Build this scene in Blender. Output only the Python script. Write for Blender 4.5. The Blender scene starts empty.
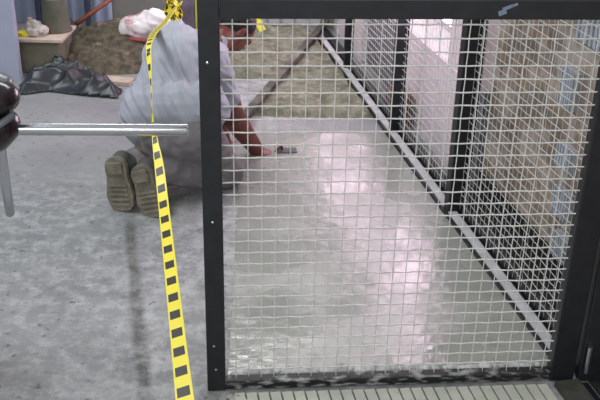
import bpy, bmesh, math, random
from mathutils import Vector, Matrix, noise
random.seed(7)
S = bpy.context.scene; C = S.collection
# ---------------------------------------------------------------- camera
TH = math.radians(25.5); RO = math.radians(1.4); F = 882.0; H = 1.6
cR, sR, ct, st = math.cos(RO), math.sin(RO), math.cos(TH), math.sin(TH)
Fw = Vector((0, ct, -st)); Rt = Vector((cR, sR*st, sR*ct)); Up = Vector((-sR, cR*st, cR*ct))
cam = bpy.data.cameras.new('camera'); co = bpy.data.objects.new('camera', cam); C.objects.link(co)
cam.sensor_width = 36; cam.lens = 36*F/600; cam.clip_start = .05
m = Matrix.Identity(4)
for i in range(3): m[i][0] = Rt[i]; m[i][1] = Up[i]; m[i][2] = -Fw[i]
m.translation = (0, 0, H); co.matrix_world = m
S.camera = co
# ---------------------------------------------------------------- world, lights, exposure
W = bpy.data.worlds.new('world'); S.world = W; W.use_nodes = True
bg = W.node_tree.nodes['Background']; bg.inputs[0].default_value = (.93, .97, 1.0, 1); bg.inputs[1].default_value = .50
def area(name, loc, aim, size, sy, power, col):
    l = bpy.data.lights.new(name, 'AREA'); l.shape = 'RECTANGLE'; l.size = size; l.size_y = sy; l.energy = power; l.color = col
    o = bpy.data.objects.new(name, l); C.objects.link(o); o.location = loc
    o.rotation_euler = (Vector(aim)-Vector(loc)).to_track_quat('-Z', 'Y').to_euler(); return o
area('ceiling_tube_light', (-2.2, 2.6, 3.6), (-.6, 3.6, 0), 2.4, .6, 75, (.92, .96, 1))
area('ceiling_tube_light_back', (-.5, 6.0, 3.6), (-.6, 4.6, 0), 2.4, .6, 50, (1, .97, .95))
area('added_front_fill', (-.2, -1.8, 2.7), (-.1, 2.4, .5), 2.6, 1.0, 85, (1, .98, .95))  # fill lamp added behind the camera to brighten the gate wires
S.view_settings.view_transform = 'Standard'; S.view_settings.look = 'None'
S.view_settings.exposure = 0.0; S.view_settings.gamma = 1
# ---------------------------------------------------------------- helpers
def ray(px, py):
    return Fw + (px-300)/F*Rt + (200-py)/F*Up
def fl(px, py, z=0.0):
    d = ray(px, py); t = (z-H)/d.z; return Vector((d.x*t, d.y*t, z))
def aty(px, py, Y):
    d = ray(px, py); t = Y/d.y; return Vector((d.x*t, Y, H+d.z*t))
def atd(px, py, z):
    d = ray(px, py); return Vector((0, 0, H))+d*z
def lin(c):
    return tuple(((v/255)/12.92 if v/255 <= .04045 else ((v/255+.055)/1.055)**2.4) for v in c)+(1,)
def mat(name, c, rough=.6, metal=0, c2=None, scale=8, bump=0, bscale=60, detail=6, lo=.35, hi=.65, c3=None, scale3=3, lo3=.55, hi3=.65, spec=.5, stretch=None, bdist=.01):
    M = bpy.data.materials.new(name); M.use_nodes = True; N = M.node_tree.nodes; L = M.node_tree.links
    b = N['Principled BSDF']; b.inputs['Roughness'].default_value = rough; b.inputs['Metallic'].default_value = metal
    b.inputs['Specular IOR Level'].default_value = spec
    b.inputs['Base Color'].default_value = lin(c)
    tc = N.new('ShaderNodeTexCoord'); src = tc.outputs['Object']
    if stretch:
        mp = N.new('ShaderNodeMapping'); mp.inputs['Scale'].default_value = stretch; L.new(src, mp.inputs[0]); src = mp.outputs[0]
    out = None
    if c2:
        n = N.new('ShaderNodeTexNoise'); n.inputs['Scale'].default_value = scale; n.inputs['Detail'].default_value = detail; L.new(src, n.inputs['Vector'])
        r = N.new('ShaderNodeValToRGB'); r.color_ramp.elements[0].position = lo; r.color_ramp.elements[1].position = hi
        r.color_ramp.elements[0].color = lin(c); r.color_ramp.elements[1].color = lin(c2)
        L.new(n.outputs['Fac'], r.inputs[0]); out = r.outputs[0]
        if c3:
            n3 = N.new('ShaderNodeTexNoise'); n3.inputs['Scale'].default_value = scale3; n3.inputs['Detail'].default_value = 8; n3.inputs['Roughness'].default_value = .65; L.new(src, n3.inputs['Vector'])
            mr = N.new('ShaderNodeMapRange'); mr.inputs[1].default_value = lo3; mr.inputs[2].default_value = hi3; L.new(n3.outputs['Fac'], mr.inputs[0])
            mx = N.new('ShaderNodeMix'); mx.data_type = 'RGBA'; L.new(mr.outputs[0], mx.inputs[0]); L.new(out, mx.inputs[6]); mx.inputs[7].default_value = lin(c3); out = mx.outputs[2]
        L.new(out, b.inputs['Base Color'])
    if bump:
        n2 = N.new('ShaderNodeTexNoise'); n2.inputs['Scale'].default_value = bscale; n2.inputs['Detail'].default_value = 5; L.new(src, n2.inputs['Vector'])
        bp = N.new('ShaderNodeBump'); bp.inputs['Strength'].default_value = bump; bp.inputs['Distance'].default_value = bdist
        L.new(n2.outputs['Fac'], bp.inputs['Height']); L.new(bp.outputs[0], b.inputs['Normal'])
    M['out'] = 0
    return M
def link(name, bm, m, parent=None, smooth=False, bevel=0):
    me = bpy.data.meshes.new(name); bmesh.ops.recalc_face_normals(bm, faces=bm.faces); bm.to_mesh(me); bm.free()
    o = bpy.data.objects.new(name, me); C.objects.link(o)
    for q in (m if isinstance(m, (list, tuple)) else [m]): me.materials.append(q)
    if smooth:
        for p in me.polygons: p.use_smooth = True
    if bevel:
        bv = o.modifiers.new('bevel', 'BEVEL'); bv.width = bevel; bv.segments = 2; bv.limit_method = 'ANGLE'
    if parent:
        o.parent = parent; o.matrix_parent_inverse = parent_inv(parent)
    return o
def parent_inv(p):
    mt = Matrix.LocRotScale(p.location, p.rotation_euler, p.scale)
    if p.parent: mt = Matrix.LocRotScale(p.parent.location, p.parent.rotation_euler, p.parent.scale) @ mt if p.type == 'EMPTY' else Matrix.LocRotScale(p.parent.location, p.parent.rotation_euler, p.parent.scale)
    return mt.inverted()
def thing(name, label, cat, loc, group=None):
    o = bpy.data.objects.new(name, None); C.objects.link(o); o.location = loc; o.empty_display_size = .1
    tag(o, label, cat, group); return o
def tag(o, label, cat, group=None, kind=None):
    o['label'] = label; o['category'] = cat
    if group: o['group'] = group
    if kind: o['kind'] = kind
    return o
def struct(o): o['kind'] = 'structure'; return o
def box(bm, c, s, X=(1, 0, 0), Y=(0, 1, 0), Z=(0, 0, 1), mi=0):
    c = Vector(c); X, Y, Z = Vector(X).normalized(), Vector(Y).normalized(), Vector(Z).normalized()
    v = [bm.verts.new(c+X*(i*s[0]/2)+Y*(j*s[1]/2)+Z*(k*s[2]/2)) for i in (-1, 1) for j in (-1, 1) for k in (-1, 1)]
    for f in ((0, 1, 3, 2), (4, 6, 7, 5), (0, 4, 5, 1), (2, 3, 7, 6), (0, 2, 6, 4), (1, 5, 7, 3)):
        bm.faces.new([v[i] for i in f]).material_index = mi
def beam(bm, a, b, w, h, up=(0, 0, 1)):       # bar from a to b, width w (across), height h (along up)
    a, b = Vector(a), Vector(b); d = (b-a); L = d.length; d.normalize(); u = Vector(up)
    s = d.cross(u)
    s = s.normalized() if s.length > 1e-4 else Vector((1, 0, 0)); u = s.cross(d)
    box(bm, (a+b)/2, (L, w, h), d, s, u)
def tube(bm, pts, r, n=8, cap=True, close=False):
    pts = [Vector(p) for p in pts]; rs = r if isinstance(r, (list, tuple)) else [r]*len(pts); rings = []
    pu = None
    for i, p in enumerate(pts):
        t = (pts[min(i+1, len(pts)-1)]-pts[max(i-1, 0)]).normalized()
        if pu is None:
            pu = t.cross(Vector((0, 0, 1)));
            if pu.length < .05: pu = t.cross(Vector((0, 1, 0)))
        pu = (pu-t*pu.dot(t)).normalized(); w = t.cross(pu)
        rings.append([bm.verts.new(p+(pu*math.cos(2*math.pi*k/n)+w*math.sin(2*math.pi*k/n))*rs[i]) for k in range(n)])
    for a, b in zip(rings, rings[1:]):
        for k in range(n): bm.faces.new((a[k], a[(k+1) % n], b[(k+1) % n], b[k]))
    if cap: bm.faces.new(rings[0][::-1]); bm.faces.new(rings[-1])
def lathe(bm, c, ax, prof, n=28):             # prof: (distance along axis, radius)
    c = Vector(c); ax = Vector(ax).normalized(); tube(bm, [c+ax*p[0] for p in prof], [p[1] for p in prof], n)
def capsule(bm, a, ra, b, rb, n=14, k=5):
    a, b = Vector(a), Vector(b); d = b-a; L = d.length
    if L < 1e-5: d = Vector((0, 0, 1)); L = 0
    else: d.normalize()
    pts, rs = [], []
    for i in range(k+1):
        t = math.pi/2*i/k; pts.append(a-d*ra*math.cos(t)); rs.append(max(ra*math.sin(t), .001))
    for i in range(k+1):
        t = math.pi/2*i/k; pts.append(b+d*rb*math.sin(t)+d*1e-4); rs.append(max(rb*math.cos(t), .001))
    tube(bm, pts, rs, n)
def ell(bm, c, r, rot=None, n=16):
    M_ = Matrix.Translation(c) @ (rot.to_4x4() if rot else Matrix.Identity(4)) @ Matrix.Diagonal((*r, 1))
    bmesh.ops.create_uvsphere(bm, u_segments=n, v_segments=n//2+2, radius=1, matrix=M_)
def fuse(name, bm, m, parent, vox=.008, smooth=6, wr=0, wscale=(14, 14, 14), off=0):   # union of overlapping volumes as one smooth continuous skin
    me = bpy.data.meshes.new(name); bmesh.ops.recalc_face_normals(bm, faces=bm.faces); bm.to_mesh(me); bm.free()
    t = bpy.data.objects.new('tmp', me); C.objects.link(t)
    r = t.modifiers.new('r', 'REMESH'); r.mode = 'VOXEL'; r.voxel_size = vox
    s = t.modifiers.new('s', 'SMOOTH'); s.factor = .5; s.iterations = smooth
    dg = bpy.context.evaluated_depsgraph_get(); me2 = bpy.data.meshes.new_from_object(t.evaluated_get(dg))
    bpy.data.objects.remove(t); me2.name = name
    if wr:
        ns = [v.normal.copy() for v in me2.vertices]
        for v, nn in zip(me2.vertices, ns):
            q = Vector((v.co.x*wscale[0]+v.co.z*wscale[0]*.7, v.co.y*wscale[1], v.co.z*wscale[2]-v.co.x*wscale[0]*.3))
            a = noise.noise(q); b = noise.noise(q*2.1+Vector((5, 3, 1)))
            v.co += nn*(wr*((1-abs(a)*2.2)+.5*b)+off)
    o = bpy.data.objects.new(name, me2); C.objects.link(o); me2.materials.clear(); me2.materials.append(m)
    for p in me2.polygons: p.use_smooth = True
    if parent: o.parent = parent; o.matrix_parent_inverse = parent_inv(parent)
    return o
def fbm(x, y, s=1, seed=0): return noise.fractal(Vector((x*s, y*s, seed)), 1.0, 2.0, 5)

# ---------------------------------------------------------------- materials
black = mat('black_painted_steel', (21, 24, 29), .42, c2=(28, 31, 36), scale=30)
dusty_black = mat('mortar_smeared_black_steel', (26, 29, 30), .5, c2=(150, 152, 150), scale=38, lo=.5, hi=.66, stretch=(.6, 1, 2))
olive = mat('dusty_olive_steel', (58, 60, 54), .6, c2=(74, 76, 68), scale=25)
galv = mat('galvanised_wire', (222, 222, 218), .5, c2=(192, 193, 192), scale=120)
chrome = mat('polished_steel', (200, 202, 205), .22, 1)
whitepanel = mat('pinkish_white_board', (250, 232, 240), .5, c2=(240, 220, 230), scale=9)
greypanel = mat('blue_grey_board', (116, 114, 124), .6, c2=(100, 98, 108), scale=6)
soil = mat('sandy_soil', (98, 92, 76), .95, c2=(66, 60, 48), scale=26, bump=.6, bscale=60, c3=(120, 108, 90), scale3=14)
mortar = mat('rough_mortar', (126, 128, 110), .85, c2=(88, 90, 74), scale=14, bump=.7, bscale=45, c3=(146, 142, 122), scale3=25)
bluewall = mat('pale_blue_sheet_metal', (150, 164, 186), .55, c2=(136, 150, 170), scale=5, stretch=(3, 1, .3))
rearwall = mat('grey_green_plaster', (128, 132, 124), .8, c2=(112, 116, 110), scale=4)
plastic = mat('black_plastic_film', (24, 28, 32), .34, c2=(42, 48, 54), scale=9)
wood = mat('tan_wood', (196, 180, 166), .7, c2=(176, 158, 142), scale=12)
handlew = mat('brown_wood_handle', (132, 70, 34), .5, c2=(104, 52, 26), scale=30)
skin = mat('dark_skin', (118, 66, 52), .45, c2=(98, 52, 42), scale=20)
shirt = mat('blue_grey_cotton', (168, 172, 182), .85, c2=(152, 156, 168), scale=10, bump=.15, bscale=150)
trouser = mat('grey_work_cloth', (128, 124, 128), .9, c2=(106, 103, 106), scale=10, c3=(146, 138, 124), scale3=8)
bootm = mat('dusty_boot_leather', (70, 70, 68), .8, c2=(92, 92, 90), scale=20)
solem = mat('dusty_rubber_sole', (130, 124, 108), .85, c2=(104, 99, 88), scale=22, bump=.5, bscale=70)
hairm = mat('black_hair', (16, 14, 14), .6)
yel = mat('yellow_plastic', (226, 206, 40), .5)

def floor_mat():
    M = bpy.data.materials.new('dusty_concrete'); M.use_nodes = True; N = M.node_tree.nodes; L = M.node_tree.links; b = N['Principled BSDF']
    tc = N.new('ShaderNodeTexCoord')
    def nz(s, d=8, r=.6):
        n = N.new('ShaderNodeTexNoise'); n.inputs['Scale'].default_value = s; n.inputs['Detail'].default_value = d; n.inputs['Roughness'].default_value = r; L.new(tc.outputs['Object'], n.inputs['Vector']); return n.outputs['Fac']
    def rng(f, a, bb, c=0, d=1):
        q = N.new('ShaderNodeMapRange'); q.inputs[1].default_value = a; q.inputs[2].default_value = bb; q.inputs[3].default_value = c; q.inputs[4].default_value = d; L.new(f, q.inputs[0]); return q.outputs[0]
    def mix(f, a, bb):
        q = N.new('ShaderNodeMix'); q.data_type = 'RGBA'; L.new(f, q.inputs[0])
        for s, v in ((6, a), (7, bb)):
            if isinstance(v, tuple): q.inputs[s].default_value = lin(v)
            else: L.new(v, q.inputs[s])
        return q.outputs[2]
    c = mix(rng(nz(1.6), .34, .66), (118, 121, 123), (142, 144, 144))
    sp0 = N.new('ShaderNodeSeparateXYZ'); L.new(tc.outputs['Object'], sp0.inputs[0]); mm = N.new('ShaderNodeMath'); mm.operation = 'MULTIPLY'
    L.new(rng(nz(17, 9, .75), .46, .66), mm.inputs[0]); L.new(rng(sp0.outputs[1], 3.3, 3.7, 1, .15), mm.inputs[1])
    c = mix(mm.outputs[0], c, (170, 172, 172))       # pale dust
    c = mix(rng(nz(26, 6, .6), .60, .68), c, (96, 98, 98))      # dark specks
    sp = N.new('ShaderNodeSeparateXYZ'); L.new(tc.outputs['Object'], sp.inputs[0])
    def mth(op, a, bb=0):
        q = N.new('ShaderNodeMath'); q.operation = op
        for i, v in enumerate((a, bb)):
            if isinstance(v, (int, float)): q.inputs[i].default_value = v
            else: L.new(v, q.inputs[i])
        return q.outputs[0]
    # irregular dark line running away from the camera
    lx = mth('ADD', mth('MULTIPLY', sp.outputs[1], -.2238), .0241); dd = mth('ABSOLUTE', mth('ADD', mth('SUBTRACT', sp.outputs[0], lx), mth('MULTIPLY', mth('SUBTRACT', nz(12), .5), .03)))
    k = mth('MULTIPLY', rng(dd, .010, .032, 1, 0), mth('MULTIPLY', rng(sp.outputs[1], 3.05, 3.2, 1, 0), .92)); c = mix(k, c, (82, 81, 80))
    # pale mortar dust around the cage foot
    dx = mth('ABSOLUTE', mth('SUBTRACT', sp.outputs[0], -.33)); k2 = mth('MULTIPLY', rng(dx, .05, .45, 1, 0), rng(nz(11, 9, .75), .45, .6)); c = mix(mth('MULTIPLY', k2, .6), c, (186, 188, 188))
    L.new(c, b.inputs['Base Color'])
    L.new(rng(nz(5), .3, .7, .45, .8), b.inputs['Roughness'])
    bp = N.new('ShaderNodeBump'); bp.inputs['Strength'].default_value = .35; bp.inputs['Distance'].default_value = .006; L.new(nz(30), bp.inputs['Height']); L.new(bp.outputs[0], b.inputs['Normal'])
    return M
def wet_mat():
    M = mat('wet_trowelled_concrete', (140, 143, 137), .2, c2=(154, 156, 150), scale=4, c3=(118, 120, 114), scale3=7, lo3=.56, hi3=.7)
    N = M.node_tree.nodes; L = M.node_tree.links; b = N['Principled BSDF']; b.inputs['IOR'].default_value = 2.0
    tc = N.new('ShaderNodeTexCoord'); n = N.new('ShaderNodeTexNoise'); n.inputs['Scale'].default_value = 3.5; n.inputs['Detail'].default_value = 9; L.new(tc.outputs['Object'], n.inputs[0])
    r = N.new('ShaderNodeMapRange'); r.inputs[1].default_value = .35; r.inputs[2].default_value = .68; r.inputs[3].default_value = .12; r.inputs[4].default_value = .42; L.new(n.outputs['Fac'], r.inputs[0]); L.new(r.outputs[0], b.inputs['Roughness'])
    n2 = N.new('ShaderNodeTexNoise'); n2.inputs['Scale'].default_value = 16; n2.inputs['Detail'].default_value = 7; L.new(tc.outputs['Object'], n2.inputs[0])
    bp = N.new('ShaderNodeBump'); bp.inputs['Strength'].default_value = .4; bp.inputs['Distance'].default_value = .01; L.new(n2.outputs['Fac'], bp.inputs['Height']); L.new(bp.outputs[0], b.inputs['Normal'])
    return M
def brick_mat():
    M = bpy.data.materials.new('mixed_brick'); M.use_nodes = True; N = M.node_tree.nodes; L = M.node_tree.links; b = N['Principled BSDF']; b.inputs['Roughness'].default_value = .85
    uv = N.new('ShaderNodeUVMap'); br = N.new('ShaderNodeTexBrick'); L.new(uv.outputs[0], br.inputs['Vector'])
    br.inputs['Scale'].default_value = 1; br.inputs['Brick Width'].default_value = .21; br.inputs['Row Height'].default_value = .075; br.inputs['Mortar Size'].default_value = .008; br.inputs['Bias'].default_value = 0
    br.inputs['Color1'].default_value = lin((184, 156, 134)); br.inputs['Color2'].default_value = lin((132, 124, 120)); br.inputs['Mortar'].default_value = lin((150, 142, 130))
    n = N.new('ShaderNodeTexNoise'); n.inputs['Scale'].default_value = 7; n.inputs['Detail'].default_value = 6; L.new(uv.outputs[0], n.inputs['Vector'])
    r = N.new('ShaderNodeValToRGB'); e = r.color_ramp.elements; e[0].position = .36; e[0].color = lin((74, 58, 48)); e[1].position = .62; e[1].color = lin((196, 186, 178))
    x = r.color_ramp.elements.new(.48); x.color = lin((132, 112, 92)); L.new(n.outputs['Fac'], r.inputs[0])
    mx = N.new('ShaderNodeMix'); mx.data_type = 'RGBA'; mx.inputs[0].default_value = .5; L.new(br.outputs[0], mx.inputs[6]); L.new(r.outputs[0], mx.inputs[7]); L.new(mx.outputs[2], b.inputs['Base Color'])
    return M
def tape_mat():
    M = bpy.data.materials.new('yellow_black_tape'); M.use_nodes = True; N = M.node_tree.nodes; L = M.node_tree.links; b = N['Principled BSDF']; b.inputs['Roughness'].default_value = .35
    uv = N.new('ShaderNodeUVMap'); sp = N.new('ShaderNodeSeparateXYZ'); L.new(uv.outputs[0], sp.inputs[0])
    def mth(op, a, bb=None):
        q = N.new('ShaderNodeMath'); q.operation = op
        for i, v in enumerate((a, bb)):
            if v is None: continue
            if isinstance(v, (int, float)): q.inputs[i].default_value = v
            else: L.new(v, q.inputs[i])
        return q.outputs[0]
    a = mth('LESS_THAN', mth('FRACT', mth('DIVIDE', mth('ADD', sp.outputs[0], mth('MULTIPLY', sp.outputs[1], .012)), .066)), .46)
    k = mth('MULTIPLY', mth('MULTIPLY', a, mth('GREATER_THAN', sp.outputs[1], .1)), mth('LESS_THAN', sp.outputs[1], .84))
    mx = N.new('ShaderNodeMix'); mx.data_type = 'RGBA'; L.new(k, mx.inputs[0]); mx.inputs[6].default_value = lin((238, 222, 60)); mx.inputs[7].default_value = lin((42, 38, 34)); L.new(mx.outputs[2], b.inputs['Base Color'])
    return M
floorM, wetM, brickM, tapeM = floor_mat(), wet_mat(), brick_mat(), tape_mat()
def glow(name, c, s):
    M = bpy.data.materials.new(name); M.use_nodes = True; b = M.node_tree.nodes['Principled BSDF']
    b.inputs['Base Color'].default_value = (.8, .8, .8, 1); b.inputs['Emission Color'].default_value = lin(c); b.inputs['Emission Strength'].default_value = s; return M
winM = glow('daylit_window_glass', (255, 220, 244), 9.0)

# ---------------------------------------------------------------- the side line of the cage and the wall behind it
P0 = Vector((.836, 2.12, 0)); E_ = Vector((-.1895, 1, 0)).normalized(); Nn = Vector((-E_.y, E_.x, 0))   # Nn points into the cage
def side(s, off=0, z=0): return P0+E_*s-Nn*off+Vector((0, 0, z))       # off > 0: outward, towards the wall
WO = .15                                                               # wall distance behind the side line
def onwall(px, py):                                                    # (s, z) on the wall plane
    d = ray(px, py); w0 = side(0, WO); t = (w0-Vector((0, 0, H))).dot(Nn)/d.dot(Nn); p = Vector((0, 0, H))+d*t
    return (p-w0).dot(E_), p.z
# structure
bm = bmesh.new(); box(bm, (-.5, 4.5, -.05), (9, 9, .1)); struct(link('floor', bm, floorM))
# fresh screed inside the cage
def poly_slab(name, pts, z0, z1, m_, parent=None):
    bm = bmesh.new(); a = [bm.verts.new((p[0], p[1], z0)) for p in pts]; b = [bm.verts.new((p[0], p[1], z1)) for p in pts]
    bm.faces.new(a); bm.faces.new(b)
    for i in range(len(pts)): j = (i+1) % len(pts); bm.faces.new((a[i], a[j], b[j], b[i]))
    return link(name, bm, m_, parent)
s41 = side(2.06, -.035)
struct(poly_slab('floor_screed', [(-.2, 2.125), tuple(side(.09, -.03))[:2], tuple(s41)[:2], (-.32, 4.10), (-.25, 3.2)], .0, .006, wetM))
# grooved strip in front of the cage
bm = bmesh.new(); box(bm, (.33, 1.72, .003), (1.05, .64, .006))
grooveM = mat('pale_grey_strip', (168, 172, 162), .7, c2=(184, 186, 174), scale=10)
for i in range(27):
    a = Vector((-.16+i*.034, 2.04+i*.0029, .008)); beam(bm, a, a+Vector((.12, -.62, 0)), .029, .006)
struct(link('floor_grooved_strip', bm, grooveM))
grm = mat('groove_dark', (84, 86, 80), .8)
bpy.data.objects['floor_grooved_strip'].data.materials.append(grm)
for p in bpy.data.objects['floor_grooved_strip'].data.polygons[:6]: p.material_index = 1

# brick wall (near) and boards/windows (far)
sB, _ = onwall(487, 17)
def wallquad(name, s0, s1, z0, z1, m_, th=.1, off=0.0, uvs=False, parent=None):
    bm = bmesh.new(); c = side((s0+s1)/2, WO+th/2+off, (z0+z1)/2); box(bm, c, (s1-s0, th, z1-z0), E_, Nn)
    if uvs:
        uvl = bm.loops.layers.uv.new('UVMap'); o0 = side(0, WO)
        for f in bm.faces:
            for l in f.loops: l[uvl].uv = ((l.vert.co-o0).dot(E_), l.vert.co.z)
    return link(name, bm, m_, parent)
struct(wallquad('wall_right', -1.2, sB, 0, 2.6, brickM, uvs=True, off=.06))
zs = []
sA, _ = onwall(455, 100); sC, _ = onwall(397, 60); sD, _ = onwall(380, 60); sE, _ = onwall(361, 60); sF, _ = onwall(345, 50); sG = sF+1.2
print('wall s', sB, sA, sC, sD, sE, sF)
HW = .45; HT = 1.45; HF = .6; dimGlowM = glow('added_dim_glow', (236, 206, 222), .55)  # dim glowing pane added so the visible strip under the bright panes doesn't clip
sN0, sN1, sM0, sM1 = onwall(448, 60)[0], onwall(383, 60)[0], onwall(367, 60)[0], onwall(333, 50)[0]
o = wallquad('wall_right_boards', sB, sG, 0, HW, greypanel, off=.03); struct(o)
o = wallquad('wall_right_above', sB, sG, HT+.03, 2.6, greypanel, off=.03); struct(o)
def panel(s0, s1, lab, grp=None):
    o = wallquad('wall_board', s0, s1, .0, HW+.0, whitepanel, th=.028, off=-.001); tag(o, lab, 'board', grp); return o
panel(sA-.02, sC, 'wide pinkish-white wall board between the two broad black posts, behind the side mesh')
panel(sE, sF-.02, 'narrow pinkish-white wall board left of the second black post')
panel(sF-.02+.001, sG, 'pale wall board at the far end of the cage, left of the thinnest black post')
n = 1
for a, b in ((sN0, sN1), (sM0, sM1)):
    w = bpy.data.objects.new('window_%d' % n, None); C.objects.link(w); w.location = side((a+b)/2, WO, HW); struct(w); n += 1
    bm = bmesh.new(); box(bm, side((a+b)/2, WO+.03, (HF+HT)/2), (b-a, .012, HT-HF), E_, Nn); link('pane', bm, winM, w)
    bm = bmesh.new(); box(bm, side((a+b)/2, WO+.03, (HW+HF)/2), (b-a, .012, HF-HW), E_, Nn); link('dim_glow_pane', bm, dimGlowM, w)
    bm = bmesh.new()
    for s in (a, b): box(bm, side(s, WO+.03, (HW+HT)/2), (.03, .05, HT-HW), E_, Nn)
    for z in (HW-.016, HF, HT+.016): box(bm, side((a+b)/2, WO+.03, z), (b-a+.03, .05, .03), E_, Nn)
    link('frame', bm, whitepanel, w)
for k, (a, b) in enumerate(((sB, sN0), (sN1, sM0), (sM1, sG))):
    struct(wallquad('wall_right_pier', a, b, HW, HT, (whitepanel, greypanel, greypanel)[k], off=(.004, .03, .03)[k]))
struct(wallquad('trim_1', sA-.05-.04, sA-.02-.03, 0, HW, whitepanel, th=.04, off=-.015))
# pale ribbed hollow blocks set into the brickwork
ribM = mat('pale_ribbed_block', (186, 192, 202), .7, c2=(160, 166, 178), scale=14)
for i, (x0, y0, x1, y1, lab) in enumerate(((566, 8, 594, 47, 'pale blue-grey ribbed block high in the brick wall, largest of the column'), (549, 69, 563, 110, 'pale blue-grey ribbed block second from the top in the brick wall'),
        (545, 145, 562, 171, 'pale blue-grey ribbed block third from the top in the brick wall'), (542, 189, 558, 219, 'pale blue-grey ribbed block fourth from the top in the brick wall'), (542, 234, 556, 262, 'pale blue-grey ribbed block lowest in the brick wall'))):
    sm, zm = onwall((x0+x1)/2, (y0+y1)/2); sl, _ = onwall(x0, (y0+y1)/2); sr, _ = onwall(x1, (y0+y1)/2); _, zt = onwall((x0+x1)/2, y0); _, zb = onwall((x0+x1)/2, y1)
    w = abs(sl-sr); h = zt-zb; bm = bmesh.new(); box(bm, side(sm, WO+.057, zm), (w, .03, h), E_, Nn)
    for k in range(6): box(bm, side(sm-w/2+w*(k+.5)/6, WO+.038, zm), (w/6*.5, .012, h), E_, Nn)
    tag(link('ribbed_block', bm, ribM), lab, 'block', 'ribbed blocks in the brick wall')
# dark colour painted for the unlit floor gap between side panel and wall
bm = bmesh.new(); gap_dark = mat('unlit_gap_dark', (26, 27, 29), .8, c2=(40, 40, 40), scale=20)
box(bm, side(.6, .125, .004), (1.6, .17, .008), E_, Nn); box(bm, side(.6, .203, .045), (1.6, .012, .09), E_, Nn); struct(link('trim_2', bm, gap_dark))
# loose bricks at the foot of the wide board
sb, _ = onwall(408, 140)
brk = mat('reddish_brick', (110, 72, 62), .9, c2=(82, 58, 50), scale=20)
for k in range(3):
    bm = bmesh.new(); box(bm, side(sb+.0, .085, .034+.052*k), (.22-.02*k, .09, .05), E_, Nn)
    tag(link('brick', bm, brk, bevel=.004), ('reddish-brown brick on the ground behind the side mesh, lowest of three', 'middle brick of the reddish-brown stack behind the side mesh', 'top brick of the reddish-brown stack behind the side mesh')[k], 'brick', 'bricks behind the side mesh')

# ---------------------------------------------------------------- wire mesh
def wire_mesh(name, A, X, w, z0, z1, ph, pv, r, parent, N2, m_=galv):
    bm = bmesh.new(); nv = round(w/ph); nh = round((z1-z0)/pv); ph = w/nv; pv = (z1-z0)/nh; am = r*.9
    for i in range(1, nv):
        pts = []
        for j in range(nh*2+1):
            pts.append(A+X*(i*ph)+Vector((0, 0, z0+j*pv/2))+N2*(am*(0 if j % 2 else (1 if (i+j//2) % 2 else -1))))
        tube(bm, pts, r*.72, 5)
    for j in range(1, nh):
        pts = []
        for i in range(nv*2+1):
            pts.append(A+X*(i*ph/2)+Vector((0, 0, z0+j*pv))-N2*(am*(0 if i % 2 else (1 if (j+i//2) % 2 else -1))))
        tube(bm, pts, r*1.08, 5)
    return link(name, bm, m_, parent, smooth=True)
# ---------------------------------------------------------------- front gate
G0 = Vector((-.228, 2.074, 0)); G1 = Vector((.787, 2.162, 0)); GX = (G1-G0).normalized(); GN = Vector((GX.y, -GX.x, 0)); GW = (G1-G0).length
TOP = 1.134
g = thing('mesh_gate', 'black framed galvanised wire mesh gate standing upright across the foreground', 'gate', tuple((G0+G1)/2))
bm = bmesh.new(); beam(bm, G0+Vector((0, 0, .004)), G0+Vector((0, 0, TOP)), .052, .04, up=GX.cross(Vector((0, 0, 1)))); link('frame_post', bm, black, g, bevel=.003)
bm = bmesh.new(); beam(bm, G1+Vector((0, 0, .004)), G1+Vector((0, 0, TOP)), .072, .04, up=GX.cross(Vector((0, 0, 1)))); link('frame_post', bm, black, g, bevel=.003)
bm = bmesh.new(); beam(bm, G0+GX*.027+Vector((0, 0, TOP-.024)), G1-GX*.034+Vector((0, 0, TOP-.024)), .038, .048); link('top_bar', bm, black, g, bevel=.003)
bm = bmesh.new(); beam(bm, G0+GX*.027+Vector((0, 0, .019)), G1-GX*.034+Vector((0, 0, .019)), .034, .028); link('bottom_bar', bm, dusty_black, g, bevel=.003)
wire_mesh('wire_mesh', G0+GX*.02, GX, GW-.04, .03, TOP-.03, .0363, .0347, .0021, g, GN)
for z, x in ((.98, 0), (.55, .004), (.16, 0), (.08, .004)):
    bm = bmesh.new(); lathe(bm, G0+GX*(-.005+x)+GN*.02+Vector((0, 0, z)), GN, [(0, .004), (.002, .0035), (.003, .001)], 10); link('rivet', bm, chrome, g)
bm = bmesh.new()
pc = G0+GX*(.705)+GN*.0195+Vector((0, 0, TOP-.024))
for dx, dz, w, h in ((0, -.006, .02, .012), (.012, .006, .026, .008), (.028, .012, .016, .006)): box(bm, pc+GX*dx+Vector((0, 0, dz)), (w, .0015, h), GX+Vector((0, 0, .4)), GN, Vector((0, 0, 1))-GX*.4)
o = link('paint_scuff', bm, mat('pale_scuff', (112, 128, 148), .5), g); o['label'] = 'pale blue scuff mark'
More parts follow.
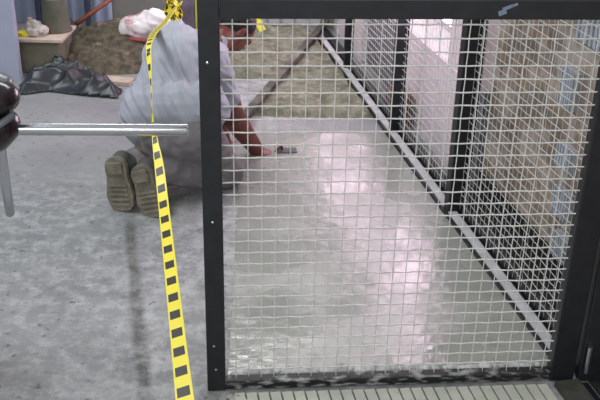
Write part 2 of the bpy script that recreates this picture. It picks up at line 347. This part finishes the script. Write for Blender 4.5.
# ---------------------------------------------------------------- side panel
g = thing('side_mesh_panel', 'long black framed wire mesh panel running back along the brick wall', 'fence panel', tuple(side(1.6)))
posts = [(.0, .075), (1.16, .085), (2.07, .06), (3.14, .052)]
for s, w in posts[1:]:
    bm = bmesh.new(); beam(bm, side(s, .02, 0.008), side(s, .02, TOP), w*.6, w, up=E_.cross(Vector((0, 0, 1)))); link('frame_post', bm, black, g, bevel=.003)
bm = bmesh.new(); beam(bm, side(.06, .02, TOP-.024), side(3.9, .02, TOP-.024), .04, .048); link('top_bar', bm, black, g)
bm = bmesh.new(); beam(bm, side(.06, .035, .045), side(3.9, .035, .045), .012, .07); link('bottom_bar', bm, black, g)
ledge = mat('dust_covered_ledge', (178, 176, 180), .7, c2=(200, 198, 202), scale=14)
bm = bmesh.new(); beam(bm, side(.08, -.002, .012), side(3.9, -.002, .012), .036, .022); o = link('ledge', bm, ledge, g); o['label'] = 'pale dust-covered ledge'
bm = bmesh.new(); beam(bm, side(.08, -.026, .010), side(3.9, -.026, .010), .010, .016); link('inner_strip', bm, black, g)  # thin dark strip along the inner side of the ledge
wire_mesh('wire_mesh', side(.03, .028), E_, 3.09, .03, TOP-.03, .037, .0347, .0012, g, Nn)
# neighbouring black post / leaf right of the gate
Q = Vector((.905, 2.16, 0)); g = thing('black_gate_leaf', 'solid black steel door leaf edge right of the mesh gate, cut by the photo edge', 'gate', tuple(Q))
bm = bmesh.new(); box(bm, (.893, 2.165, .575), (.118, .06, 1.13)); link('frame_post', bm, black, g, bevel=.004)
bm = bmesh.new(); box(bm, (1.20, 2.19, .58), (.50, .02, 1.06)); link('door_sheet', bm, black, g)
bm = bmesh.new(); lathe(bm, (.85, 2.125, .05), (0, 0, 1), [(0, .009), (.09, .009)], 12); link('hinge', bm, chrome, g)
# olive floor frame in front
bm = bmesh.new()
a = Vector((.80, 2.13, .009)); beam(bm, a, a+Vector((.19, -.95, 0)), .075, .018)
struct(link('trim_3', bm, olive))
bm = bmesh.new(); a = Vector((.852, 2.125, .006)); beam(bm, a, a+Vector((.19, -.95, 0)), .022, .012); struct(link('trim_4', bm, black))
# mortar bead along the foot of the gate
def lumps(name, pts, r, m_, seed, lab, cat, zs=.5):
    bm = bmesh.new(); rd = random.Random(seed)
    for p in pts:
        q = Vector(p); s = r*rd.uniform(.65, 1.45); ell(bm, q+Vector((rd.uniform(-r, r)*.45, rd.uniform(-r, r)*.6, .001)), (s, s*rd.uniform(.7, 1.1), s*zs), n=10)
    for v in bm.verts: v.co += Vector((0, 0, 1))*noise.noise(v.co*60)*r*.2
    return tag(link(name, bm, m_, smooth=True), lab, cat)
palem = mat('pale_mortar', (196, 198, 196), .8, c2=(150, 152, 150), scale=40)
o = lumps('mortar_ridge', [G0-GN*.055+GX*(.05+i*.022)+Vector((0, 0, 0)) for i in range(43)], .02, palem, 3, 'thin pale mortar ridge on the floor just behind the gate bottom bar', 'mortar', .8)
o = lumps('mortar_lump', [Vector((-.19+.012*i, 2.028-.004*i, 0)) for i in range(6)], .013, mat('grey_mortar_lump', (150, 152, 144), .85), 5, 'small grey mortar lump on the floor at the foot of the left gate post', 'mortar', .6)

# ---------------------------------------------------------------- rough mortar bed beyond
def grid_mound(name, x0, x1, y0, y1, nx, ny, hf, m_, parent=None, z0=0):
    bm = bmesh.new(); V = [[bm.verts.new((x0+(x1-x0)*i/nx, y0+(y1-y0)*j/ny, z0+hf(x0+(x1-x0)*i/nx, y0+(y1-y0)*j/ny))) for i in range(nx+1)] for j in range(ny+1)]
    for j in range(ny):
        for i in range(nx): bm.faces.new((V[j][i], V[j][i+1], V[j+1][i+1], V[j+1][i]))
    return link(name, bm, m_, parent, smooth=True)
ML0, ML1 = fl(246, 113), fl(322, 28)       # left edge of the mortar bed (the board's line)
def mh(x, y):
    t = (y-ML0.y)/(ML1.y-ML0.y); xl = ML0.x+(ML1.x-ML0.x)*t if y > ML0.y else ML0.x
    xl = xl if y < 5.0 else -.48
    e = min((x-xl+.02)/.04, (side(0).x-(y-2.12)*.1895-.03-x)/.02, (y-ML0.y+.05)/.05)
    e = max(0, min(1, e)); return -.004+e*(.034+.022*fbm(x, y, 5, 3)+.012*fbm(x, y, 14, 9))
tag(grid_mound('mortar_bed', -.5, .55, 4.33, 6.12, 110, 160, mh, mortar), 'rough olive-grey unlevelled mortar bed at the back of the cage', 'mortar', kind='stuff')
bm = bmesh.new(); a, b = fl(243, 119, .05), fl(326, 22, .06)
beam(bm, a, b, .045, .03); tag(link('screed_board', bm, mat('weathered_board', (62, 60, 54), .7, c2=(120, 118, 104), scale=6, lo=.5, hi=.7)), 'long dark wooden screed board lying diagonally on the mortar behind the mesh', 'board')

# ---------------------------------------------------------------- back of the hall
bm = bmesh.new(); box(bm, (-.9, 6.27, 1.3), (6.2, .1, 2.6)); struct(link('wall_back', bm, rearwall))
# pale corrugated sheets
for k, (x0, x1, lab) in enumerate(((8, 38, 'pale blue metal sheet at the far left, leftmost of three leaning on the back wall'), (40, 86, 'pale blue metal sheet behind the upturned bucket, middle of three'), (89, 111, 'pale blue metal sheet behind the shovel handle, rightmost of three'))):
    a = aty(x0, 15, 6.13).x; b = aty(x1, 15, 6.13).x; bm = bmesh.new(); nn = max(6, int((b-a)/.012)); top = []; 
    V = []
    for i in range(nn+1):
        x = a+(b-a)*i/nn; y = 6.17+.012*math.cos((x-a)*2*math.pi/.09)
        V.append([bm.verts.new((x, y+dy, z)) for dy, z in ((0, .0), (0, 2.0), (.008, 2.0), (.008, .0))])
    for i in range(nn):
        for q in range(4): bm.faces.new((V[i][q], V[i+1][q], V[i+1][(q+1) % 4], V[i][(q+1) % 4]))
    bm.faces.new(V[0]); bm.faces.new(V[-1][::-1])
    tag(link('metal_sheet', bm, bluewall), lab, 'metal sheet', 'pale blue sheets on the back wall')
bm = bmesh.new(); a = fl(20, 81); box(bm, (a.x-.4, a.y+.03, 1.2), (.8, .06, 2.4)); struct(link('wall_left', bm, mat('pale_blue_grey_paint', (158, 164, 184), .6, c2=(148, 154, 172), scale=3)))
# pale low wall band seen through the mesh top
bm = bmesh.new(); box(bm, (-.17, 6.17, .22), (.58, .08, .44)); 
for k in range(6): box(bm, (-.40+k*.095, 6.125, .22), (.07, .03, .36))
tag(link('pale_crate_row', bm, mat('pale_grey_panel', (170, 174, 176), .7)), 'low pale grey panelled block along the back wall beyond the mortar', 'block')
for x_, lab in ((38.5, 'thin dark upright post against the back wall left of the upturned bucket'), (87.5, 'thin dark upright post against the back wall behind the shovel handle')):
    p = aty(x_, 15, 6.12); bm = bmesh.new(); box(bm, (p.x, 6.12, 1.0), (.03, .03, 2.0)); tag(link('upright_post', bm, mat('dark_blue_steel', (56, 62, 84), .5), bevel=.003), lab, 'post')
# soil heap
cx, cy = fl(112, 62).x, 5.42
def sh(x, y):
    d = math.hypot((x-cx)/.52, (y-cy)/.42); pk = max(0, 1-d)
    return max(-.01, (.21*min(1, pk*1.25)**.85 if pk > 0 else 0)+(.03*fbm(x, y, 7, 1)+.012*fbm(x, y, 25, 4))*(1 if pk > 0 else 0)*min(1, pk*6)-.006)
tag(grid_mound('soil_heap', cx-.40, cx+.6, cy-.45, cy+.45, 110, 90, sh, soil), 'heap of brown sandy soil on the floor behind the kneeling worker', 'soil heap', kind='stuff')
# shovel
g = thing('shovel', 'shovel with a brown wooden handle stuck into the soil heap', 'shovel', tuple(aty(74, 27, 5.4)))
a, b = aty(76, 24, 5.42), aty(124, -10, 5.75); bm = bmesh.new(); tube(bm, [a, b], .015, 10); link('handle', bm, handlew, g, smooth=True)
d = (a-b).normalized(); bm = bmesh.new(); s = d.cross(Vector((0, -1, .3))).normalized(); box(bm, a+d*.1, (.2, .16, .006), d, s, d.cross(s)); link('blade', bm, black, g)
# box stack
a = fl(21, 74); b = fl(62, 74)
g = thing('storage_box', 'olive-grey box with a pale board lid on the floor between left wall and soil heap', 'box', ((a.x+b.x)/2, a.y+.2, 0))
bm = bmesh.new(); box(bm, ((a.x+b.x)/2, a.y+.17, .095), (b.x-a.x, .30, .19)); link('body', bm, mat('olive_grey_sacking', (112, 110, 92), .9, c2=(92, 90, 76), scale=9), g, bevel=.01)
bm = bmesh.new(); box(bm, ((a.x+b.x)/2+.01, a.y+.17, .2), (b.x-a.x+.03, .34, .02)); link('lid', bm, wood, g, bevel=.003)
bx = a
g = thing('bucket', 'dark olive upturned bucket standing on the box lid', 'bucket', tuple(aty(61, 33, a.y+.25)))
c = aty(57, 33, a.y+.21); c.z = .211
bm = bmesh.new(); lathe(bm, c, (0, 0, 1), [(0, .092), (.012, .092), (.014, .086), (.1, .077), (.19, .068), (.195, .06)], 28); link('body', bm, mat('dark_olive_plastic', (72, 76, 64), .7, c2=(94, 94, 78), scale=10), g, smooth=False)
# paper sack, yellow lid and jar beside it
bm = bmesh.new(); c = aty(37, 28, bx.y+.10); c.z = .235; ell(bm, c, (.06, .055, .03)); ell(bm, c+Vector((-.02, .02, .02)), (.035, .04, .03)); tag(fuse('paper_bag', bm, mat('dirty_white_paper', (190, 184, 178), .8, c2=(150, 146, 142), scale=20), None, .006, 2, .012, (30, 30, 30)), 'crumpled off-white paper bag lying on the box lid left of the bucket', 'paper bag')
c = aty(22, 29, bx.y+.10); c.z = .111
bm = bmesh.new(); lathe(bm, c+Vector((.02, -.01, .1)), (0, 0, 1), [(0, .045), (.018, .045), (.02, .04)], 20); tag(link('dish', bm, yel), 'yellow plastic dish on the left end of the box lid', 'dish')
bm = bmesh.new(); lathe(bm, c+Vector((.03, .075, .1)), (0, 0, 1), [(0, .028), (.05, .028), (.065, .014), (.08, .014)], 20); tag(link('bottle', bm, mat('pinkish_plastic', (206, 176, 166), .5)), 'small pinkish bottle behind the yellow dish', 'bottle')
# tan plank at heap foot
a, b = fl(95, 79, .012), fl(132, 82, .012); bm = bmesh.new(); beam(bm, a, b, .1, .02); tag(link('wood_plank', bm, wood), 'short tan plank lying at the foot of the soil heap', 'plank')
# white and red sack on the heap
c = aty(139, 27, 5.36); bm = bmesh.new(); ell(bm, c, (.125, .10, .075), Matrix.Rotation(-.1, 3, 'Y')); ell(bm, c+Vector((.09, .02, .02)), (.11, .09, .085)); ell(bm, c+Vector((.05, .05, -.07)), (.13, .1, .1))
sackM = mat('white_red_sack', (228, 222, 224), .45, c2=(236, 230, 232), scale=6, c3=(176, 104, 100), scale3=7, lo3=.55, hi3=.66)
sk = fuse('cement_sack', bm, sackM, None, .01, 3, .012, (16, 16, 16))
bm = bmesh.new(); tube(bm, [c+Vector(q) for q in ((-.12, -.03, -.03), (-.09, -.075, -.045), (-.03, -.10, -.05), (.03, -.105, -.055), (.08, -.09, -.06))], .011, 8); rb = link('band', bm, mat('red_plastic_band', (160, 66, 64), .5), sk, smooth=True); rb.matrix_parent_inverse = Matrix.Identity(4); rb['label'] = 'red band'
tag(sk, 'white plastic sack with red markings on the soil heap behind the worker', 'sack')
# black plastic film
pa = [fl(x, y) for x, y in ((18, 86), (52, 70), (62, 66), (95, 80), (123, 90), (118, 99), (80, 96), (50, 92), (20, 95))]
def inside(x, y):
    s_ = False; j = len(pa)-1
    for i in range(len(pa)):
        if (pa[i].y > y) != (pa[j].y > y) and x < (pa[j].x-pa[i].x)*(y-pa[i].y)/(pa[j].y-pa[i].y)+pa[i].x: s_ = not s_
        j = i
    return s_
x0, x1 = min(p.x for p in pa), max(p.x for p in pa); y0, y1 = min(p.y for p in pa), max(p.y for p in pa)
def edged(x, y):
    d = 9
    for i in range(len(pa)):
        a, b = pa[i], pa[(i+1) % len(pa)]; ab = Vector((b.x-a.x, b.y-a.y)); t = max(0, min(1, ((x-a.x)*ab.x+(y-a.y)*ab.y)/ab.length_squared)); d = min(d, math.hypot(a.x+ab.x*t-x, a.y+ab.y*t-y))
    return d
bm = bmesh.new(); nx, ny = 110, 70; G = {}
for j in range(ny+1):
    for i in range(nx+1):
        x = x0-.04+(x1-x0+.08)*i/nx; y = y0-.04+(y1-y0+.08)*j/ny; wob = .025*noise.noise(Vector((x*9, y*9, 2)))
        d = edged(x, y)*(1 if inside(x, y) else -1)+wob
        if d > -.005:
            fold = (1-abs(noise.noise(Vector((x*2.4+y*3, y*7-x*3, 1))))*2)**2
            G[i, j] = bm.verts.new((x, y, .008+min(1, max(0, d)/.07)*(.03+.075*fold+.008*noise.noise(Vector((x*18, y*18, 5))))))
for (i, j) in list(G):
    if all(k in G for k in ((i+1, j), (i+1, j+1), (i, j+1))): bm.faces.new((G[i, j], G[i+1, j], G[i+1, j+1], G[i, j+1]))
for v in [v for v in bm.verts if not v.link_faces]: bm.verts.remove(v)
o = link('plastic_film', bm, plastic, smooth=True); sm = o.modifiers.new('s', 'SOLIDIFY'); sm.thickness = .003
tag(o, 'crumpled glossy black plastic film on the floor in front of the soil heap', 'plastic film')

# ---------------------------------------------------------------- tape
def ribbon(bm, pts, ws, sides, per=1.0, th=.0006, u0=0):
    uvl = bm.loops.layers.uv.verify(); u = u0; prev = None
    for i, p in enumerate(pts):
        if i: u += (pts[i]-pts[i-1]).length*per
        a = bm.verts.new(p-sides[i]*ws[i]/2); b = bm.verts.new(p+sides[i]*ws[i]/2)
        if prev:
            f = bm.faces.new((prev[0], prev[1], b, a))
            for l, q in zip(f.loops, ((prev[2], 0), (prev[2], 1), (u, 1), (u, 0))): l[uvl].uv = q
        prev = (a, b, u)
def smoothpath(P, n):      # Catmull-Rom over tuples
    out = []
    for i in range(len(P)-1):
        p0, p1, p2, p3 = P[max(i-1, 0)], P[i], P[i+1], P[min(i+2, len(P)-1)]
        for k in range(n):
            t = k/n; out.append([.5*((2*b)+(-a+c)*t+(2*a-5*b+4*c-d)*t*t+(-a+3*b-3*c+d)*t**3) for a, b, c, d in zip(p0, p1, p2, p3)])
    out.append(list(P[-1])); return out
TP = [(180, 2, 5.0, .03, 60), (172, 12, 4.7, .035, 40), (163, 24, 4.2, .035, 25), (154, 33, 3.5, .03, 10), (149, 45, 3.22, .02, 0), (149, 62, 3.17, .02, -30), (151, 85, 3.12, .016, -60), (152, 112, 3.05, .014, -70), (155, 140, 2.98, .022, -20), (159, 165, 2.92, .031, 0), (163, 200, 2.85, .034, 0), (169, 255, 2.68, .037, 0), (175, 310, 2.52, .041, 0), (181, 365, 2.38, .045, 0), (186, 410, 2.28, .050, 0), (190, 450, 2.2, .052, 0)]
sp_ = smoothpath(TP, 8); pts = [atd(p[0], p[1], p[2]) for p in sp_]
sd = []
for p in sp_: a = math.radians(p[4]); sd.append((Rt*math.cos(a)+Vector((0, 1, 0))*math.sin(a)+Vector((0, 0, .12))).normalized())
bm = bmesh.new(); ribbon(bm, pts, [p[3] for p in sp_], sd)
o = link('barrier_tape', bm, tapeM); so = o.modifiers.new('s', 'SOLIDIFY'); so.thickness = .001
tag(o, 'long yellow and black barrier tape stretched from the back post to the foreground', 'barrier tape')
# post at the back with tape wound round it
pb = aty(188, 8, 5.15)
g = thing('barrier_post', 'purple-grey post with yellow edge at the back, wound with barrier tape', 'post', (pb.x, pb.y, 0))
bm = bmesh.new(); box(bm, (pb.x, pb.y, .5), (.09, .09, 1.0)); link('post', bm, mat('purple_grey_post', (84, 78, 92), .6, c2=(112, 104, 124), scale=12), g, bevel=.004)
bm = bmesh.new(); box(bm, (pb.x+.055, pb.y, .5), (.016, .095, 1.0)); link('edge_strip', bm, mat('lime_strip', (168, 172, 70), .6), g)
bm = bmesh.new(); rd = random.Random(4)
for k in range(7):
    c = aty(173+rd.uniform(-4, 4), 0+k*2.8, 5.0); P_ = [c+Vector((math.cos(t)*.032, math.sin(t)*.03, .02*math.sin(2*t+k))) for t in [2*math.pi*i/14+k for i in range(15)]]
    s_ = Vector((rd.uniform(-.6, .6), rd.uniform(-.4, .4), 1)).normalized(); ribbon(bm, P_, [.026]*15, [s_]*15, u0=k*.3)
link('tape_knot', bm, tapeM, g)
bm = bmesh.new(); c = aty(178, -2, 5.02); P_ = [aty(176, -6, 5.06), aty(172, 10, 5.0), aty(176, 22, 4.98), aty(182, 30, 5.0)]; ribbon(bm, P_, [.03]*4, [Vector((1, 0, .3)).normalized()]*4); link('tape_tail', bm, tapeM, g)
# yellow strip beyond the worker's head
bm = bmesh.new(); a, b = aty(251, 8, 4.6), aty(263, 31, 4.45); ribbon(bm, [a, (a+b)/2, b], [.035]*3, [Vector((1, 0, .5)).normalized()]*3); o = link('yellow_strap', bm, yel); so = o.modifiers.new('s', 'SOLIDIFY'); so.thickness = .003
tag(o, 'short bright yellow strap just right of the worker head behind the mesh', 'strap')

# ---------------------------------------------------------------- turnstile at the left edge
T0 = aty(-8, 118, 2.1)
g = thing('turnstile', 'black turnstile hub with steel tube arms at the left edge', 'turnstile', (T0.x-.45, 2.1, 0))
cr = aty(188, 130, 2.12); cl = aty(4, 129.5, 2.1)
r_ = .0158
def pipe(name, a, b, r):
    bm = bmesh.new(); d = (b-a).normalized(); L = (b-a).length
    lathe(bm, a, d, [(0, r), (L-.002, r), (L, r*.93), (L-.001, r*.8), (L-.05, r*.8)], 28); o = link(name, bm, chrome, g, smooth=True)
    bm = bmesh.new(); lathe(bm, b-d*.004, d, [(0, r*.9), (.009, r*.9), (.0092, r*.5)], 24); link('end_plug', bm, black, o); m2 = o.modifiers.new('e', 'EDGE_SPLIT'); m2.split_angle = math.radians(40); return o
pipe('arm', cl-Vector((.05, 0, 0)), cr, r_)
a2, b2 = aty(-1, 140, 2.12), aty(10, 213, 2.42); pipe('arm', a2, b2, .0145)
hubM = mat('glossy_black_plastic', (18, 18, 22), .18, c2=(40, 24, 30), scale=6)
bm = bmesh.new(); c = aty(-6, 98, 2.08); ell(bm, c, (.064, .07, .045)); ell(bm, c+Vector((-.05, 0, .02)), (.07, .075, .05)); fuse('dome', bm, hubM, g, .006, 4)
bm = bmesh.new(); c = aty(-8, 112, 2.1); lathe(bm, c, (0, -.1, -1), [(0, .05), (.012, .062), (.03, .068), (.05, .066), (.062, .06), (.095, .03), (.10, .02)], 32); link('hub', bm, hubM, g, smooth=True)
bm = bmesh.new(); c = aty(-2, 121, 2.06); tube(bm, [c+Vector((-.05, -.03, -.02)), c+Vector((0, -.03, -.008)), c+Vector((.045, -.01, .022))], .009, 10); link('collar', bm, mat('dull_grey_ring', (96, 104, 112), .35), g, smooth=True)
bm = bmesh.new(); c = aty(-2, 85, 2.1); ell(bm, c+Vector((-.03, .02, 0)), (.06, .05, .026)); link('cover', bm, mat('grey_smoked_cover', (104, 112, 116), .25), g, smooth=True)
bm = bmesh.new(); box(bm, (T0.x-.47, 2.1, .42), (.5, .3, .84)); link('cabinet', bm, black, g, bevel=.02)
bm = bmesh.new(); box(bm, (T0.x-.15, 2.1, T0.z), (.25, .09, .09)); link('bracket', bm, black, g, bevel=.01)

# ---------------------------------------------------------------- kneeling worker
V3 = Vector
w = thing('person', 'kneeling person in blue-grey shirt and grey trousers, leaning forward trowelling the wet concrete', 'person', (-.5, 3.45, 0))
toeR, toeL = fl(157, 217), fl(124, 211)
fd = V3((.30, .954, 0)).normalized()
heelR, heelL = aty(140, 167, toeR.y+.03), aty(115, 159, toeL.y+.03)
ankR, ankL = heelR+fd*.07+V3((.015, 0, -.045)), heelL+fd*.07+V3((.015, 0, -.045))
kneR, kneL = V3((-.32, 3.47, .07)), V3((-.46, 3.66, .07))
pel = V3((-.51, 3.44, .30)); hipR = pel+V3((.07, -.075, -.01)); hipL = pel+V3((-.06, .09, -.01))
b1 = aty(176, 92, 3.52); b2 = aty(180, 66, 3.60)
shR = aty(213, 66, 3.62); shL = aty(186, 48, 3.86); neck = aty(222, 40, 3.84); head = aty(236, 27, 3.93)
elR = aty(232, 116, 3.74); wrR = aty(256, 149, 3.84); 
elL = aty(214, 108, 3.95); wrL = aty(226, 142, 3.98)
def arm_caps(bm, k=1):
    capsule(bm, shR, .062*k, elR, .06*k); capsule(bm, elR, .058*k, wrR, .036*k); capsule(bm, shL, .055*k, elL, .04*k); capsule(bm, elL, .04*k, wrL, .027*k)
# body: one continuous skin from head to feet
bm = bmesh.new(); arm_caps(bm)
capsule(bm, pel, .12, b1, .115); capsule(bm, b1, .115, b2, .12); capsule(bm, b2, .12, (shR+shL)/2, .11); capsule(bm, shR, .055, shL, .055)
capsule(bm, (shR+shL)/2, .06, neck, .05); capsule(bm, neck, .05, head, .05)
for h, k, an in ((hipR, kneR, ankR), (hipL, kneL, ankL)): capsule(bm, h, .085, k, .055); capsule(bm, k, .05, an, .036); capsule(bm, an, .036, an-V3((0, 0, .09)), .03)
hd = V3((.55, .35, -.62)).normalized()          # where the face looks
rotm = hd.to_track_quat('Y', 'Z').to_matrix()
def hp(x, y, z): return head+rotm @ V3((x, y, z))
ell(bm, head, (.074, .095, .09), rotm); ell(bm, hp(0, .03, -.05), (.055, .06, .06), rotm)
ell(bm, hp(0, .098, -.01), (.012, .018, .02), rotm); ell(bm, hp(0, .088, -.05), (.026, .012, .008), rotm)
for s in (-1, 1): ell(bm, hp(s*.076, -.005, -.01), (.01, .018, .03), rotm)
def hand(bm, wr, dirv, palmn, k=1, curl=1.0, thumb=1):
    d = dirv.normalized(); n_ = (palmn-d*palmn.dot(d)).normalized(); s = d.cross(n_)
    rm = Matrix((s, d, -n_)).transposed(); pc = wr+d*.05
    ell(bm, pc, (.036, .052, .015), rm)
    for i, (off, L) in enumerate(((-.027, .07), (-.009, .08), (.010, .075), (.027, .058))):
        p0 = wr+d*.085+s*off; a1 = p0+(d*math.cos(.5*curl)+n_*math.sin(.5*curl))*L*.45; a2 = a1+(d*math.cos(1.2*curl)+n_*math.sin(1.2*curl))*L*.32; a3 = a2+(d*math.cos(1.8*curl)+n_*math.sin(1.8*curl))*L*.25
        capsule(bm, p0-d*.03, .0095, a1, .009, 8, 3); capsule(bm, a1, .009, a2, .008, 8, 3); capsule(bm, a2, .008, a3, .007, 8, 3)
    t0 = wr+d*.03+s*(-.03*thumb); t1 = t0+(d*.6-s*.7*thumb+n_*.4).normalized()*.035; t2 = t1+(d*.9+n_*.5).normalized()*.03
    capsule(bm, t0, .012, t1, .010, 8, 3); capsule(bm, t1, .010, t2, .0085, 8, 3)
hdR = V3((.75, .2, -.35)); hand(bm, wrR, hdR, V3((0, .1, -1)), curl=.9); hand(bm, wrL, V3((.6, .3, -.25)), V3((0, 0, -1)), curl=.5, thumb=-1)
fuse('body', bm, skin, w, .0055, 3)
bm = bmesh.new(); ell(bm, hp(0, -.018, .022), (.083, .098, .088), rotm); o = fuse('hair', bm, hairm, w, .006, 2, .003, (60, 60, 60))
for s in (-1, 1):
    bm = bmesh.new(); ell(bm, hp(s*.03, .085, .008), (.012, .008, .007), rotm, 10); link('eye', bm, mat('eye_white', (200, 196, 190), .3), w, smooth=True)
# shirt
bm = bmesh.new()
capsule(bm, aty(146, 108, 3.34), .10, aty(206, 106, 3.38), .10); capsule(bm, aty(146, 120, 3.40), .105, aty(196, 118, 3.50), .115); capsule(bm, aty(150, 125, 3.42), .10, b1, .165); capsule(bm, b1, .165, b2, .165); capsule(bm, b2, .16, (shR+shL)/2+V3((0, 0, -.02)), .125)
capsule(bm, b2+V3((-.0, 0, .0)), .15, shR, .075); capsule(bm, b2, .15, shL, .08); capsule(bm, shR, .075, shL, .08)
capsule(bm, aty(172, 62, 3.55), .10, aty(178, 42, 3.62), .085); capsule(bm, aty(145, 105, 3.42), .08, aty(172, 58, 3.52), .07)
capsule(bm, shR, .078, shR+(elR-shR)*.62, .064); capsule(bm, shL, .075, shL+(elL-shL)*.6, .06)
capsule(bm, (shR+shL)/2, .085, neck-(neck-(shR+shL)/2)*.3, .06)
fuse('shirt', bm, shirt, w, .007, 4, .012, (24, 3, 3), -.004)
# trousers
bm = bmesh.new(); capsule(bm, hipR, .12, hipL, .12); ell(bm, pel+V3((-.03, -.04, -.04)), (.155, .14, .12))
for h, k, an in ((hipR, kneR, ankR), (hipL, kneL, ankL)): capsule(bm, h, .105, k, .073); capsule(bm, k, .072, an+(k-an)*.12, .062)
fuse('trousers', bm, trouser, w, .008, 4, .006, (16, 16, 16))
# boots
for toe, heel, nm in ((toeR, heelR, 'R'), (toeL, heelL, 'L')):
    ax = (heel-toe).normalized(); nrm = (fd-ax*fd.dot(ax)).normalized(); s = ax.cross(nrm)     # nrm: away from the sole
    L = (heel-toe).length; t0 = toe+ax*.012
    bm = bmesh.new(); prof = [(0, .02), (.008, .036), (.03, .050), (.08, .058), (.13, .050), (.18, .043), (.205, .045), (.23, .044), (.25, .037), (.264, .025), (.272, .010)]
    k_ = L/.262
    ra = []
    for u, hw in prof: hw *= 1.08; c = t0+ax*(u*k_-.01); ra.append([c+s*hw+nrm*-.012, c+s*hw+nrm*.012, c-s*hw+nrm*.012, c-s*hw-nrm*.012])
    R_ = [[bm.verts.new(q) for q in r] for r in ra]
    for a, b in zip(R_, R_[1:]):
        for q in range(4): bm.faces.new((a[q], a[(q+1) % 4], b[(q+1) % 4], b[q]))
    bm.faces.new(R_[0]); bm.faces.new(R_[-1][::-1])
    for u in (.035, .06, .085, .11, .13): 
        box(bm, t0+ax*(u*k_-.01)-nrm*.014, (.012, .085 if u < .15 else .066, .006), ax, s, nrm)
    box(bm, t0+ax*(.218*k_-.01)-nrm*.016, (.05, .07, .014), ax, s, nrm)
    bt = bmesh.new(); R3 = Matrix((s, ax, nrm)).transposed()
    ell(bt, t0+ax*.07*k_+nrm*.035, (.047, .075, .036), R3); ell(bt, t0+ax*.16*k_+nrm*.045, (.038, .09, .048), R3); ell(bt, t0+ax*.225*k_+nrm*.045, (.037, .042, .05), R3)
    an = heel+fd*.07+V3((.015, 0, -.045)); kn = kneR if nm == 'R' else kneL
    capsule(bt, t0+ax*.2*k_+nrm*.05, .042, an+(kn-an)*.2, .05)
    bo = fuse('boot', bt, bootm, w, .006, 3)
    bm.normal_update(); so = link('sole', bm, solem, bo, bevel=.004)
    so.matrix_parent_inverse = Matrix.Translation((-w.location[0], -w.location[1], -w.location[2])) @ Matrix.Translation(w.location) @ Matrix.Identity(4)
    so.matrix_parent_inverse = Matrix.Identity(4)
# trowel in the hand
tb = wrR+hdR.normalized()*.12
g = thing('trowel', 'small grey steel trowel in the hand of the kneeling worker', 'trowel', (tb.x, tb.y, .008))
bm = bmesh.new(); pz = V3((tb.x+.035, tb.y+.01, .0095)); box(bm, pz, (.10, .06, .003), V3((1, .1, 0)), V3((-.1, 1, 0))); link('blade', bm, mat('dull_steel', (92, 94, 98), .4, .6), g)
bm = bmesh.new(); tube(bm, [pz+V3((-.02, 0, .001)), pz+V3((-.02, 0, .03)), wrR+hdR.normalized()*.075+V3((0, 0, -.022))], .006, 8); link('handle', bm, handlew, g, smooth=True)
